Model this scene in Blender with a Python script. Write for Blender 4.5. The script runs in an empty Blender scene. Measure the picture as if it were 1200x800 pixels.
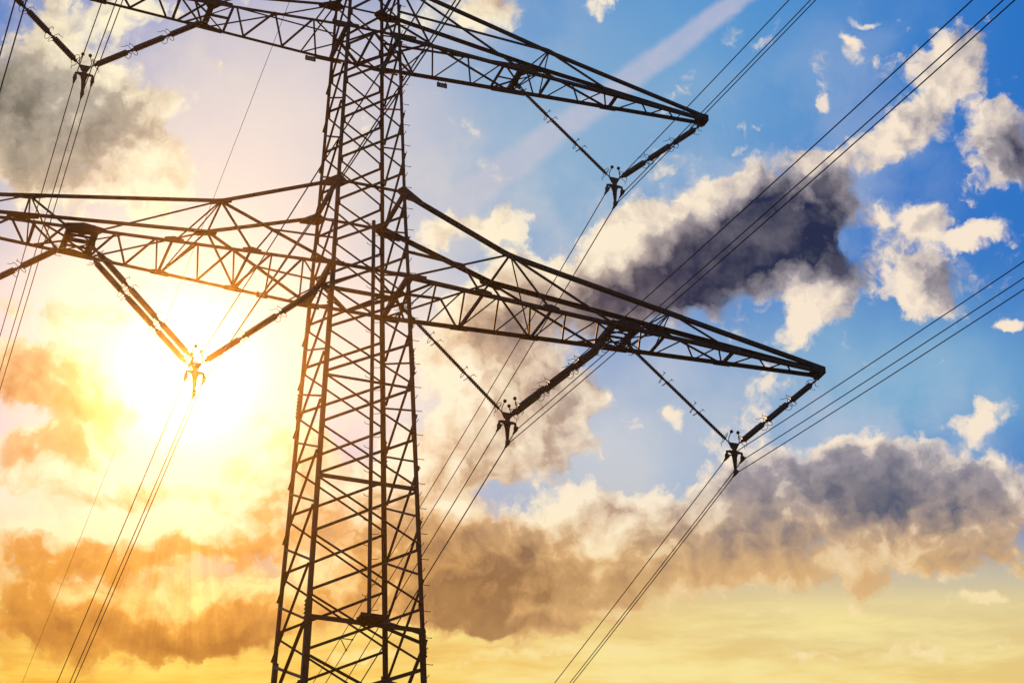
import bpy, math, random
from mathutils import Vector, Matrix
random.seed(7)
R = math.radians
scene = bpy.context.scene
COL = scene.collection
V = Vector
H = 42.5            # height of the lower arm's tie level above the ground; body levels below are given relative to it


# ---------------------------------------------------------------- helpers
def tag(o, label=None, cat=None, group=None, kind=None):
    if label: o['label'] = label
    if cat: o['category'] = cat
    if group: o['group'] = group
    if kind: o['kind'] = kind
    return o


def empty(name, loc, parent=None):
    o = bpy.data.objects.new(name, None)
    o.empty_display_size = 0.5
    o.location = loc
    COL.objects.link(o)
    if parent: o.parent = parent
    return o


class MB:
    """collects shapes given in world coordinates and links them as one mesh object"""
    def __init__(s):
        s.v = []; s.f = []; s.smooth = []

    def add(s, verts, faces, smooth=False):
        b = len(s.v)
        s.v += [V(p) for p in verts]
        for f in faces:
            s.f.append([b + i for i in f]); s.smooth.append(smooth)

    def prism(s, prof, p, q, x, y):
        p, q = V(p), V(q)
        n = len(prof)
        ring = lambda c: [c + x * a + y * b for a, b in prof]
        fs = [[i, (i + 1) % n, n + (i + 1) % n, n + i] for i in range(n)]
        fs += [list(range(n))[::-1], list(range(n, 2 * n))]
        s.add(ring(p) + ring(q), fs)

    def angle(s, p, q, w, n, t=None, flip=1):
        """steel L profile from p to q; n = the direction its second flange points to"""
        p, q = V(p), V(q)
        d = (q - p)
        if d.length < 1e-6: return s
        d.normalize()
        n = V(n); y = (n - d * n.dot(d))
        if y.length < 1e-4:
            y = d.orthogonal()
        y.normalize(); x = d.cross(y) * flip
        t = t or max(.007, w * .13)
        h = w / 2
        prof = [(-h, 0), (h, 0), (h, t), (-h + t, t), (-h + t, w), (-h, w)]
        if flip < 0: prof = prof[::-1]
        s.prism(prof, p, q, x, y)
        return s

    def box(s, c, ax, ay, az):
        c, ax, ay, az = V(c), V(ax), V(ay), V(az)
        vs = [c + ax * i + ay * j + az * k for k in (-1, 1) for j in (-1, 1) for i in (-1, 1)]
        s.add(vs, [[0, 2, 3, 1], [4, 5, 7, 6], [0, 1, 5, 4], [2, 6, 7, 3], [0, 4, 6, 2], [1, 3, 7, 5]])
        return s

    def bar(s, p, q, w, h, n):
        p, q = V(p), V(q); d = (q - p); L = d.length; d.normalize()
        y = V(n) - d * V(n).dot(d)
        y = y.normalized() if y.length > 1e-4 else d.orthogonal().normalized()
        x = d.cross(y)
        s.box((p + q) / 2, d * (L / 2), x * (w / 2), y * (h / 2))
        return s

    def plate(s, pts, n, th):
        """flat polygon with a thickness th along n"""
        n = V(n).normalized() * (th / 2)
        pts = [V(p) for p in pts]; k = len(pts)
        s.add([p - n for p in pts] + [p + n for p in pts],
              [list(range(k))[::-1], list(range(k, 2 * k))] + [[i, (i + 1) % k, k + (i + 1) % k, k + i] for i in range(k)])
        return s

    def tube(s, pts, r, seg=8, cap=True):
        pts = [V(p) for p in pts]
        n = len(pts)
        rs = r if isinstance(r, (list, tuple)) else [r] * n
        t0 = (pts[1] - pts[0]).normalized()
        x = t0.orthogonal().normalized()
        verts = []
        for i, p in enumerate(pts):
            t = (pts[min(i + 1, n - 1)] - pts[max(i - 1, 0)]).normalized()
            x = (x - t * x.dot(t)).normalized(); y = t.cross(x)
            for k in range(seg):
                a = 2 * math.pi * k / seg
                verts.append(p + (x * math.cos(a) + y * math.sin(a)) * rs[i])
        fs = []
        for i in range(n - 1):
            for k in range(seg):
                a, b = i * seg + k, i * seg + (k + 1) % seg
                fs.append([a, b, b + seg, a + seg])
        s.add(verts, fs, True)
        if cap:
            s.add(verts[:seg], [list(range(seg))[::-1]]); s.add(verts[-seg:], [list(range(seg))])
        return s

    def lathe(s, p, q, prof, seg=12):
        """prof = [(distance along p-q, radius)]"""
        p, q = V(p), V(q); d = (q - p).normalized()
        s.tube([p + d * a for a, _ in prof], [r for _, r in prof], seg)
        return s

    def ball(s, c, r, seg=10):
        c = V(c)
        pr = [(-r * math.cos(math.pi * i / 6), max(r * math.sin(math.pi * i / 6), r * .02)) for i in range(7)]
        s.tube([c + V((0, 0, a)) for a, _ in pr], [b for _, b in pr], seg, False)
        return s

    def build(s, name, mat, parent=None, origin=None):
        o = V(origin) if origin is not None else (sum(s.v, V((0, 0, 0))) / max(1, len(s.v)))
        me = bpy.data.meshes.new(name)
        me.from_pydata([tuple(p - o) for p in s.v], [], s.f)
        me.polygons.foreach_set('use_smooth', s.smooth)
        me.update()
        me.materials.append(mat)
        ob = bpy.data.objects.new(name, me)
        COL.objects.link(ob)
        if parent:
            ob.parent = parent
            w = V((0, 0, 0)); pp = parent
            while pp: w += pp.location; pp = pp.parent
            ob.location = o - w
        else:
            ob.location = o
        return ob


# ---------------------------------------------------------------- materials (node based)
def metal(name, base, var, rough, metallic, scale=3.0, spec=.3):
    m = bpy.data.materials.new(name); m.use_nodes = True
    nt = m.node_tree; bs = nt.nodes['Principled BSDF']
    tc = nt.nodes.new('ShaderNodeTexCoord')
    nz = nt.nodes.new('ShaderNodeTexNoise'); nz.inputs['Scale'].default_value = scale; nz.inputs['Detail'].default_value = 5
    nt.links.new(tc.outputs['Object'], nz.inputs['Vector'])
    rp = nt.nodes.new('ShaderNodeValToRGB')
    rp.color_ramp.elements[0].position = .32; rp.color_ramp.elements[1].position = .7
    rp.color_ramp.elements[0].color = (*[c * (1 - var) for c in base], 1)
    rp.color_ramp.elements[1].color = (*[c * (1 + var) for c in base], 1)
    nt.links.new(nz.outputs['Fac'], rp.inputs['Fac']); nt.links.new(rp.outputs['Color'], bs.inputs['Base Color'])
    mr = nt.nodes.new('ShaderNodeMapRange'); mr.inputs['To Min'].default_value = rough - .1; mr.inputs['To Max'].default_value = rough + .12
    nt.links.new(nz.outputs['Fac'], mr.inputs['Value']); nt.links.new(mr.outputs['Result'], bs.inputs['Roughness'])
    bs.inputs['Metallic'].default_value = metallic
    bs.inputs['Specular IOR Level'].default_value = spec
    return m


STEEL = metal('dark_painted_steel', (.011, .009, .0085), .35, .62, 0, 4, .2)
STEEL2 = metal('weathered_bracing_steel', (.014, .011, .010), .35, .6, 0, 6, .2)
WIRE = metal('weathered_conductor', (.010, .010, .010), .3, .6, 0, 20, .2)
PORC = metal('brown_porcelain', (.020, .008, .005), .3, .35, 0, 8, .35)
COMP = metal('dark_composite_insulator', (.013, .009, .009), .3, .5, 0, 8, .3)
FIT = metal('forged_fittings', (.010, .009, .0085), .3, .55, 0, 9, .25)
SIGNB = metal('sign_plate_dark', (.030, .028, .028), .2, .5, 0, 9)
SIGNW = metal('sign_letter_pale', (.70, .70, .66), .1, .5, 0, 9)
CONC = metal('footing_concrete', (.32, .31, .29), .2, .85, 0, 3)


def ground_mat():
    m = bpy.data.materials.new('meadow'); m.use_nodes = True
    nt = m.node_tree; bs = nt.nodes['Principled BSDF']
    tc = nt.nodes.new('ShaderNodeTexCoord')
    a = nt.nodes.new('ShaderNodeTexNoise'); a.inputs['Scale'].default_value = .08; a.inputs['Detail'].default_value = 9
    nt.links.new(tc.outputs['Object'], a.inputs['Vector'])
    rp = nt.nodes.new('ShaderNodeValToRGB')
    rp.color_ramp.elements[0].position = .3; rp.color_ramp.elements[0].color = (.035, .055, .015, 1)
    rp.color_ramp.elements[1].position = .75; rp.color_ramp.elements[1].color = (.11, .10, .035, 1)
    nt.links.new(a.outputs['Fac'], rp.inputs['Fac']); nt.links.new(rp.outputs['Color'], bs.inputs['Base Color'])
    b = nt.nodes.new('ShaderNodeTexNoise'); b.inputs['Scale'].default_value = 6; b.inputs['Detail'].default_value = 6
    nt.links.new(tc.outputs['Object'], b.inputs['Vector'])
    bp = nt.nodes.new('ShaderNodeBump'); bp.inputs['Strength'].default_value = .6; bp.inputs['Distance'].default_value = .15
    nt.links.new(b.outputs['Fac'], bp.inputs['Height']); nt.links.new(bp.outputs['Normal'], bs.inputs['Normal'])
    bs.inputs['Roughness'].default_value = .9
    return m


# ---------------------------------------------------------------- the ground
g = MB()
N = 96
rad = [0, 6, 15, 40, 90, 200, 500, 1200, 3000]
vs = [(0, 0, 0)]
for r in rad[1:]:
    for k in range(N):
        a = 2 * math.pi * k / N
        vs.append((r * math.cos(a), r * math.sin(a), 0))
fs = [[0, 1 + k, 1 + (k + 1) % N] for k in range(N)]
for i in range(len(rad) - 2):
    for k in range(N):
        a, b = 1 + i * N + k, 1 + i * N + (k + 1) % N
        fs.append([a, a + N, b + N, b])
g.add(vs, fs)
tag(g.build('ground', ground_mat(), origin=(0, 0, 0)), kind='structure')

# ---------------------------------------------------------------- the pylon
TX = [(-42.5, 2.90), (-3.28, 1.30), (0, 1.17), (6.45, .95), (8.77, .87), (18.9, .10)]
TY = [(-42.5, 2.79), (-3.28, 1.418), (0, 1.228), (6.45, 1.03), (8.77, .95), (18.9, .10)]


def lerp(tab, z):
    for (a, u), (b, w) in zip(tab, tab[1:]):
        if z <= b: return u + (w - u) * (z - a) / (b - a)
    return tab[-1][1]


def P(x, y, z): return V((x, y, z + H))
def corner(sx, sy, z): return P(sx * lerp(TX, z), sy * lerp(TY, z), z)


pylon = empty('transmission_pylon', (0, 0, 0))
tag(pylon, 'tall dark steel lattice pylon with two tiers of crossarms', 'pylon')
SX = (-1, 1)

# legs, with splice plates and foot
LEGW = [(-42.5, .22), (-15.6, .155), (-3.3, .12), (8.8, .095), (18.6, .08)]
SPLICE = {(-1, 1): (-18.2, -7.0), (-1, -1): (-15.4, -4.6), (1, 1): (-19.0, -8.2), (1, -1): (-15.9, -6.4)}
legs = {}
for sx in SX:
    for sy in SX:
        b = MB()
        zs = [-42.2, -15.6, -3.28, 0, 6.45, 8.77, 18.6]
        for z0, z1 in zip(zs, zs[1:]):
            w = lerp(LEGW, (z0 + z1) / 2)
            p, q = corner(sx, sy, z0), corner(sx, sy, z1)
            d = (q - p).normalized()
            x = V((-sx, 0, 0)); x = (x - d * x.dot(d)).normalized()
            y = V((0, -sy, 0)); y = (y - d * y.dot(d)).normalized()
            t = w * .14
            prof = [(0, 0), (w, 0), (w, t), (t, t), (t, w), (0, w)]
            if sx * sy > 0: prof = prof[::-1]
            b.prism(prof, p, q, x, y)
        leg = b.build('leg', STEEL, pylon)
        legs[sx, sy] = leg
        for zc in SPLICE[sx, sy]:
            b = MB()
            p, q = corner(sx, sy, zc - .45), corner(sx, sy, zc + .45)
            w = lerp(LEGW, zc) + .012
            off = V((sx * .012, sy * .012, 0))
            b.bar(p + off + V((-sx * w / 2, 0, 0)), q + off + V((-sx * w / 2, 0, 0)), w, .016, (0, 1, 0))
            b.bar(p + off + V((0, -sy * w / 2, 0)), q + off + V((0, -sy * w / 2, 0)), w, .016, (1, 0, 0))
            for i in range(7):                                   # bolt heads standing proud of the splice
                c = p + (q - p) * ((i + .5) / 7)
                for k in (.3, .75):
                    b.tube([c + V((-sx * w * k, sy * .01, 0)), c + V((-sx * w * k, sy * .055, 0))], .018, 6)
                    b.tube([c + V((sx * .01, -sy * w * k, 0)), c + V((sx * .055, -sy * w * k, 0))], .018, 6)
            b.build('splice_plate', STEEL, leg)
        b = MB(); c = corner(sx, sy, -42.5)
        b.box(c + V((0, 0, .1)), (.45, 0, 0), (0, .45, 0), (0, 0, .35))
        b.build('footing', CONC, leg)

# step bolts up the right front leg
b = MB()
z = -30.0; k = 0
while z < 12:
    c = corner(1, -1, z)
    d = V((1, 0, 0)) if k % 2 == 0 else V((0, -1, 0))
    b.tube([c, c + d * .20, c + d * .20 + V((0, 0, .03))], .011, 6)
    z += .42; k += 1
tag(b.build('step_bolts', STEEL, legs[1, -1]), kind='stuff')

# crossed braces of the four faces; the wide faces and the side faces have their nodes half a panel apart
NODES = [-42.0, -38.6, -35.0, -31.4, -28.0, -25.0, -22.4, -20.1, -18.35, -16.63, -14.74, -12.81, -10.89, -9.10, -7.32, -5.70, -4.13,
         -2.43, -.83, .87, 2.49, 4.15, 5.60, 7.1, 8.77]
HALF = [NODES[0]] + [(a + b) / 2 for a, b in zip(NODES, NODES[1:])] + [8.77]


def fpt(face, s, z):
    """point on the leg s of a face at level z, slightly inside the leg corner"""
    a, sg = face
    if a == 'x': return P(s * (lerp(TX, z) - .03), sg * (lerp(TY, z) - .012), z)
    return P(sg * (lerp(TX, z) - .012), s * (lerp(TY, z) - .03), z)


for face in (('x', -1), ('x', 1), ('y', -1), ('y', 1)):
    lv = NODES if face[0] == 'x' else HALF
    nrm = V((0, -face[1], 0)) if face[0] == 'x' else V((-face[1], 0, 0))
    for z0, z1 in zip(lv, lv[1:]):
        if z1 - z0 < .5: continue
        w = .095 if z0 < -17 else (.072 if z0 < -4.2 else .068)
        if face[0] == 'y': w *= .9
        g_ = .16 if z0 > -20 else .3
        b = MB()
        b.angle(fpt(face, -1, z0 + g_ * .35), fpt(face, 1, z1 - g_ * .35), w, nrm)
        b.angle(fpt(face, 1, z0 + g_ * .35) - nrm * .02, fpt(face, -1, z1 - g_ * .35) - nrm * .02, w, -nrm)
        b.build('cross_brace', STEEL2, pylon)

# node plates where the crossed braces meet the legs in view
for face in (('x', -1), ('x', 1), ('y', -1), ('y', 1)):
    lv = NODES if face[0] == 'x' else HALF
    nrm = V((0, face[1], 0)) if face[0] == 'x' else V((face[1], 0, 0))
    u = V((1, 0, 0)) if face[0] == 'x' else V((0, 1, 0))
    for z in lv:
        if not (-18.6 < z < 8): continue
        for s in SX:
            c = fpt(face, s, z) - nrm * .02
            b = MB()
            e = -s * u
            b.plate([c + V((0, 0, .22)), c + V((0, 0, -.22)), c + e * .13 + V((0, 0, -.12)), c + e * .13 + V((0, 0, .12))], nrm, .012)
            sgn = legs[(s, face[1]) if face[0] == 'x' else (face[1], s)]
            b.build('node_plate', STEEL, sgn)

# horizontal belts of the front face
def belt(z, w, zr=None):
    b = MB()
    b.angle(fpt(('x', -1), -1, z), fpt(('x', -1), 1, z), w, (0, 0, -1))
    return b.build('horizontal_belt', STEEL, pylon)
belt(-15.47, .15); belt(-10.85, .14); belt(-7.36, .09)
b = MB(); b.angle(P(.2, -1.88, -15.47), P(1.85, -1.88, -15.95), .08, (0, 1, 0)); b.build('belt_stay', STEEL, pylon)
# resting platform and the climbing pole standing on it
b = MB()
b.box(P(.10, -2.00, -15.42), (.38, 0, 0), (0, .20, 0), (0, 0, .03))
b.box(P(.10, -2.205, -15.38), (.38, 0, 0), (0, .010, 0), (0, 0, .04))
b.box(P(.10, -1.795, -15.38), (.38, 0, 0), (0, .010, 0), (0, 0, .04))
b.bar(P(-.25, -2.2, -15.46), P(-.05, -1.9, -15.6), .05, .05, (0, 0, 1)); b.bar(P(.45, -2.2, -15.46), P(.25, -1.9, -15.6), .05, .05, (0, 0, 1))
b.build('rest_platform', STEEL, pylon)
pole = MB()
p0, p1 = P(.06, -1.93, -15.38), P(.06, -1.36, -1.40)
pole.tube([p0, p1], .062, 10)
pole_o = pole.build('climbing_pole', STEEL, pylon)
b = MB()
k = 0; n = 34
for i in range(n):
    c = p0 + (p1 - p0) * ((i + .6) / n)
    s = 1 if i % 2 == 0 else -1
    d = V((s * .9, -.35, 0)).normalized()
    b.tube([c + d * .05, c + d * .24, c + d * .27 + V((0, 0, .05))], .010, 6)
tag(b.build('climbing_peg', STEEL, pole_o), kind='stuff')

# belts and plan bracing at the arm levels
def ring(z, w, rear=True, sides=True):
    o = []
    for sy in SX:
        b = MB(); b.angle(fpt(('x', sy), -1, z), fpt(('x', sy), 1, z), w, (0, 0, 1)); b.build('horizontal_belt', STEEL, pylon)
    for sx in SX:
        b = MB(); b.angle(fpt(('y', sx), -1, z), fpt(('y', sx), 1, z), w * 1.15, (0, 0, 1)); b.build('horizontal_belt', STEEL, pylon)
def diamond(z, w):
    hx, hy = lerp(TX, z) - .04, lerp(TY, z) - .04
    m = [P(-hx, 0, z), P(0, -hy, z), P(hx, 0, z), P(0, hy, z)]
    for i in range(4):
        b = MB(); b.angle(m[i] + V((0, 0, -.03)), m[(i + 1) % 4] + V((0, 0, -.03)), w, (0, 0, 1)); b.build('plan_brace', STEEL2, pylon)
ZB, ZU = -3.28, 6.45
ring(0, .11); ring(ZB, .13); ring(ZU, .11); ring(8.77, .08)
diamond(ZB, .085); diamond(ZU, .085)
b = MB(); b.angle(P(-1.25, 0, ZB - .07), P(1.25, 0, ZB - .07), .15, (0, 0, 1)); b.build('centre_beam', STEEL, pylon)
b = MB(); b.angle(P(0, -1.0, ZU - .06), P(0, 1.0, ZU - .06), .075, (0, 0, 1)); b.build('centre_beam', STEEL, pylon)
# peak above the upper arm, outside the photo's frame
for sy in SX:
    zs = [8.77, 11, 13, 14.8, 16.4, 17.6]
    for z0, z1 in zip(zs, zs[1:]):
        b = MB()
        b.angle(fpt(('x', sy), -1, z0), fpt(('x', sy), 1, z1), .05, (0, -sy, 0))
        b.build('peak_brace', STEEL2, pylon)
b = MB(); b.box(P(0, 0, 18.75), (.14, 0, 0), (0, .14, 0), (0, 0, .22)); b.build('peak_cap', STEEL, pylon)


# ---------------------------------------------------------------- crossarms
def cross_arm(sx, low):
    Z = ZB if low else ZU
    XT, YT, ZT = (16.75, .20, Z - .02) if low else (12.86, .165, Z - .07)
    hx, hy = lerp(TX, Z), lerp(TY, Z)
    zt = 0 if low else 8.77
    tx, ty = lerp(TX, zt), lerp(TY, zt)
    XK, ZK = (4.88, -1.46) if low else (6.56, 7.58)
    yk = ty + (XK - tx) * (.2 - ty) / (XT - tx) if low else .57
    ztip = ZT + (.16 if low else .14)

    def bc(x, sy):                # bottom chord
        f = (x - hx) / (XT - hx)
        return P(sx * x, sy * (hy + (YT - hy) * f), Z + (ZT - Z) * f)

    def tc(x, sy):                # top chord
        if x <= XK:
            f = (x - tx) / (XK - tx); return P(sx * x, sy * (ty + (yk - ty) * f), zt + (ZK - zt) * f)
        f = (x - XK) / (XT - XK)
        return P(sx * x, sy * (yk + (YT - .03 - yk) * f), ZK + (ztip - ZK) * f)

    root = MB()
    # the welded arm head at the tip carries the arm's origin
    for sy in SX:
        a, c = bc(XT - .55, sy), bc(XT, sy)
        root.plate([a + V((0, sy * .012, -.035)), c + V((0, sy * .012, -.05)), c + V((0, sy * .012, .20)), c + V((-sx * .25, sy * .012, .20)), a + V((0, sy * .012, .05))], (0, 1, 0), .014)
    root.box(P(sx * (XT + .01), 0, ZT + .06), (.015, 0, 0), (0, YT + .03, 0), (0, 0, .12))
    root.box(P(sx * (XT - .16), 0, ZT - .055), (.17, 0, 0), (0, YT + .03, 0), (0, 0, .010))
    root.box(P(sx * (XT - .25), 0, ZT - .15), (.11, 0, 0), (0, .02, 0), (0, 0, .11))
    for k in range(4):
        for sy in SX:
            root.tube([P(sx * (XT - .06 - .13 * k), sy * (YT + .01), ZT + .02), P(sx * (XT - .06 - .13 * k), sy * (YT + .05), ZT + .02)], .022, 6)
    arm = root.build('cross_arm', STEEL, pylon)

    for sy in SX:
        b = MB(); b.angle(bc(hx, sy), bc(XT, sy), .115 if low else .105, (0, -sy, .001)); b.build('bottom_chord', STEEL, arm)
        w = .135 if low else .11
        b = MB(); b.angle(tc(tx, sy), tc(XK, sy), w, (0, -sy, 0)); b.angle(tc(XK, sy), tc(XT, sy), w, (0, -sy, 0)); b.build('top_chord', STEEL, arm)
    # zigzag lacing in the bottom plane
    def zig(seq):
        lace = MB()
        for (a, sa), (c, sc) in zip(seq, seq[1:]):
            dz = V((0, 0, .012))
            lace.angle(bc(a, sa) + dz, bc(c, sc) + dz, .058, (0, 0, 1))
        lace.build('bottom_lacing', STEEL2, arm)
    F, B_ = -1, 1
    if low:
        zig([(1.6, B_), (2.22, F), (2.78, B_), (3.22, F), (3.86, B_), (4.42, F), (5.06, B_), (5.55, F), (6.28, B_)])
        zig([(6.42, B_), (6.83, F), (7.45, B_), (8.05, F), (8.6, B_)])
        zig([(9.62, F), (10.15, B_)]); zig([(10.7, B_), (11.27, F), (12.12, B_), (12.56, F), (13.14, B_)])
        zig([(13.45, B_), (14.07, F), (14.78, B_), (15.2, F), (15.7, B_)])
        kbr = [(2.22, F), (2.0, B_)]
        struts = [(3.9, .07), (6.35, .075), (8.68, .19), (9.48, .17), (10.55, .085), (13.2, .10)]
    else:
        zig([(1.5, B_), (2.12, F), (2.73, B_), (3.44, F), (4.12, B_), (4.74, F)])
        zig([(5.58, B_), (6.15, F)]); zig([(5.67, F), (6.43, B_)])
        zig([(6.85, B_), (7.42, F), (8.1, B_), (8.7, F), (9.12, B_)])
        zig([(9.5, B_), (10.15, F), (10.7, B_), (11.2, F), (11.7, B_)])
        kbr = [(2.05, F), (2.0, B_)]
        struts = [(4.84, .075), (5.53, .17), (6.62, .08), (9.24, .10)]
    for x, s in kbr:
        b = MB(); b.angle(bc(x, s), P(sx * hx, 0, Z - .02), .06, (0, 0, 1)); b.build('plan_brace', STEEL2, arm)
    for x, w in struts:
        b = MB(); b.angle(bc(x, -1) + V((0, 0, -.012)), bc(x, 1) + V((0, 0, -.012)), w, (0, 0, 1)); b.build('transverse_strut', STEEL, arm)
    # hanger bay for the insulator sets
    b = MB()
    if low:
        x0, x1 = 8.68, 9.48
        for ya in (-.33, 0.0, .33): b.angle(P(sx * x0, ya, Z - .03), P(sx * x1, ya, Z - .03), .06 if ya else .1, (0, 0, 1))
        for s in SX:
            b.angle(P(sx * x0, s * .7, Z), P(sx * x1, s * .05, Z), .05, (0, 0, 1)); b.angle(P(sx * x1, s * .7, Z), P(sx * x0, s * .05, Z), .05, (0, 0, 1))
            b.box(P(sx * (x0 - .02), s * .28, Z - .17), (.05, 0, 0), (0, .03, 0), (0, 0, .13))
        b.box(P(sx * (x1 + .02), 0, Z - .15), (.06, 0, 0), (0, .035, 0), (0, 0, .14))
        for s in SX:
            b.angle(P(sx * (x1), s * .1, Z - .02), bc(10.4, s), .05, (0, 0, 1)); b.angle(P(sx * (x0), s * .25, Z - .02), bc(7.75, s), .05, (0, 0, 1))
    else:
        b.box(P(sx * 5.55, 0, Z - .13), (.06, 0, 0), (0, .035, 0), (0, 0, .14))
        b.angle(P(sx * 4.84, 0, Z - .02), P(sx * 5.53, 0, Z - .02), .07, (0, 0, 1))
        for s in SX:
            b.angle(P(sx * 5.53, 0, Z - .02), bc(4.84, s), .05, (0, 0, 1)); b.angle(P(sx * 5.56, s * .05, Z - .02), bc(6.2, s), .05, (0, 0, 1))
    b.build('hanger_bay', STEEL, arm)
    # braces of the front and rear faces
    def br(p, q, w, n):
        m = MB(); m.angle(p, q, w, n); m.build('face_brace', STEEL2, arm)
    for sy in SX:
        n = (0, -sy, 0)
        if low:
            lb = corner(sx, sy, Z + .02); k = tc(XK, sy); XN = 10.8
            br(k, lb, .075, n)
            ms = lb + (k - lb) * .53
            br(corner(sx, sy, -2.3), ms, .075, n); br(ms, bc(3.78, sy), .055, n)
            br(k, bc(3.82, sy), .06, n); br(k, bc(6.28, sy), .055, n); br(k, bc(8.62, sy), .065, n)
            nn = tc(XN, sy)
            br(nn, bc(9.55, sy), .055, n); br(nn, bc(13.1, sy), .055, n)
        else:
            k = tc(XK, sy); t = tc(tx, sy)
            br(corner(sx, sy, 7.55), k, .06, n)
            br(t, bc(2.05, sy), .055, n); br(t, bc(5.5, sy), .06, n)
            br(k, bc(5.6, sy), .05, n); br(k, bc(9.15, sy), .06, n)
    def xb(p, q, w, name):
        m = MB(); m.angle(p, q, w, (1, 0, 0)); m.build(name, STEEL2, arm)
    xb(tc(XK, -1), tc(XK, 1), .07, 'transverse_strut')
    xb(tc(XK, -1), bc(6.3 if low else 6.6, 1), .045, 'sway_brace')
    if low:
        xb(tc(10.8, -1), tc(10.8, 1), .06, 'transverse_strut'); xb(tc(10.8, -1), bc(9.7, 1), .045, 'sway_brace')
        xb(tc(10.8, -1), bc(10.6, 1), .045, 'sway_brace')
    # gusset plates
    def gus(pts, n, th=.014):
        m = MB(); m.plate(pts, n, th); m.build('gusset_plate', STEEL, arm)
    for sy in SX:
        n = V((0, 1, 0)); o = V((0, sy * .03, 0))
        k = tc(XK, sy) + o
        d1 = (tc(XK - 1, sy) - tc(XK, sy)).normalized(); d2 = (tc(XK + 1, sy) - tc(XK, sy)).normalized()
        s_ = 1 if low else .55
        gus([k + d1 * .42 * s_ + V((0, 0, .03)), k + V((0, 0, .06)), k + d2 * .42 * s_ + V((0, 0, .03)), k + d2 * .34 * s_ + V((0, 0, -.17 * s_)), k + d1 * .34 * s_ + V((0, 0, -.17 * s_))], n)
        t = tc(tx, sy) + o
        d = (tc(tx + 1, sy) - tc(tx, sy)).normalized()
        gus([t + V((-sx * .08, 0, .26)), t + d * .62 + V((0, 0, .05)), t + d * .62 + V((0, 0, -.1)), t + V((-sx * .08, 0, -.26)), t + V((-sx * .3, 0, -.06)), t + V((-sx * .3, 0, .06))], n)
        c = bc(hx, sy) + o
        gus([c + V((-sx * .4, 0, .1)), c + V((sx * .55, 0, .1)), c + V((sx * .55, 0, -.08)), c + V((-sx * .4, 0, -.08))], n)
        xs = (3.86, 6.3, 9.1, 13.15) if low else (5.5, 9.2)
        for x in xs:
            L_ = .3 if x not in (9.1, 5.5) else .62
            c, c0, c1 = bc(x, sy), bc(x - L_, sy), bc(x + L_, sy)
            up = .16 if L_ < .5 else .2
            gus([c0 + o + V((0, 0, -.06)), c1 + o + V((0, 0, -.06)), c1 + o + V((0, 0, .09)), c + o + V((0, 0, up)), c0 + o + V((0, 0, .09))], n)
        if low:
            c = tc(10.8, sy) + o; c0 = tc(10.3, sy) + o; c1 = tc(11.3, sy) + o
            gus([c0 + V((0, 0, .05)), c1 + V((0, 0, .05)), c1 + V((0, 0, -.1)), c + V((0, 0, -.16)), c0 + V((0, 0, -.1))], n)
        # flat plates in the bottom plane at the hanger bay
        x = 9.08 if low else 5.53
        hw_ = .62 if low else .3
        a0, a1 = bc(x - hw_, sy), bc(x + hw_, sy); ins = V((0, -sy * .28, 0))
        gus([a0 + V((0, 0, -.03)), a1 + V((0, 0, -.03)), a1 + ins + V((-sx * .2, 0, -.03)), a0 + ins + V((sx * .2, 0, -.03))], (0, 0, 1))
    return arm


arm_objs = {}
for sx in SX:
    for low in (True, False):
        arm_objs[sx, low] = cross_arm(sx, low)


# ---------------------------------------------------------------- number plates under the arms
def number_plate(x, z, text, label, pale):
    c = P(x, 1.02, z)
    b = MB()
    w, h = .19, .10
    b.box(c, (w, 0, 0), (0, .004, 0), (0, 0, h))
    b.box(c + V((-w * .7, .01, h + .01)), (.015, 0, 0), (0, .004, 0), (0, 0, .05))
    b.box(c + V((w * .7, .01, h + .01)), (.015, 0, 0), (0, .004, 0), (0, 0, .05))
    o = b.build('number_plate', SIGNB if pale else SIGNB, None, origin=c)
    tag(o, label, 'sign', 'small plates hung under the arm chords')
    cu = bpy.data.curves.new('lettering', 'FONT'); cu.body = text; cu.size = .20; cu.align_x = 'CENTER'; cu.align_y = 'CENTER'; cu.extrude = .003
    t = bpy.data.objects.new('lettering', cu); COL.objects.link(t)
    dg = bpy.context.evaluated_depsgraph_get(); dg.update()
    me = bpy.data.meshes.new_from_object(t.evaluated_get(dg))
    bpy.data.objects.remove(t)
    me.materials.clear(); me.materials.append(SIGNW)
    t = bpy.data.objects.new('lettering', me); COL.objects.link(t)
    t.parent = o; t.location = (0, -.009, 0); t.rotation_euler = (math.pi / 2, 0, 0)


number_plate(-1.67, 6.30, 'N5', 'small dark plate with pale characters under the upper arm, left of the tower body', True)
number_plate(3.13, 6.33, 'III', 'small plate with upright bars under the upper arm, right of the tower body', True)
number_plate(-2.93, -3.45, 'S5', 'small plate under the lower left arm near the sun glare', True)


# ---------------------------------------------------------------- insulator sets
def arc_ring(c, d, r, ref, side=1):
    """open arcing ring around the string axis d"""
    d = V(d).normalized(); x = V(ref) - d * V(ref).dot(d); x.normalize(); y = d.cross(x)
    b = MB()
    pts = []
    for i in range(15):
        a = R(35 + i * 290 / 14)
        pts.append(c + (x * math.cos(a) + y * math.sin(a)) * r + d * (.05 * math.sin(a * 1.0)) * side)
    b.tube([c + x * .05 * -1, pts[7]], .011, 6)
    b.tube(pts, .010, 6)
    # the two free ends stand off as little spikes
    b.tube([pts[0], pts[0] + (x * .09 + d * .10 * side)], .009, 6); b.tube([pts[-1], pts[-1] + (x * .09 + d * .10 * side)], .009, 6)
    return b


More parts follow.
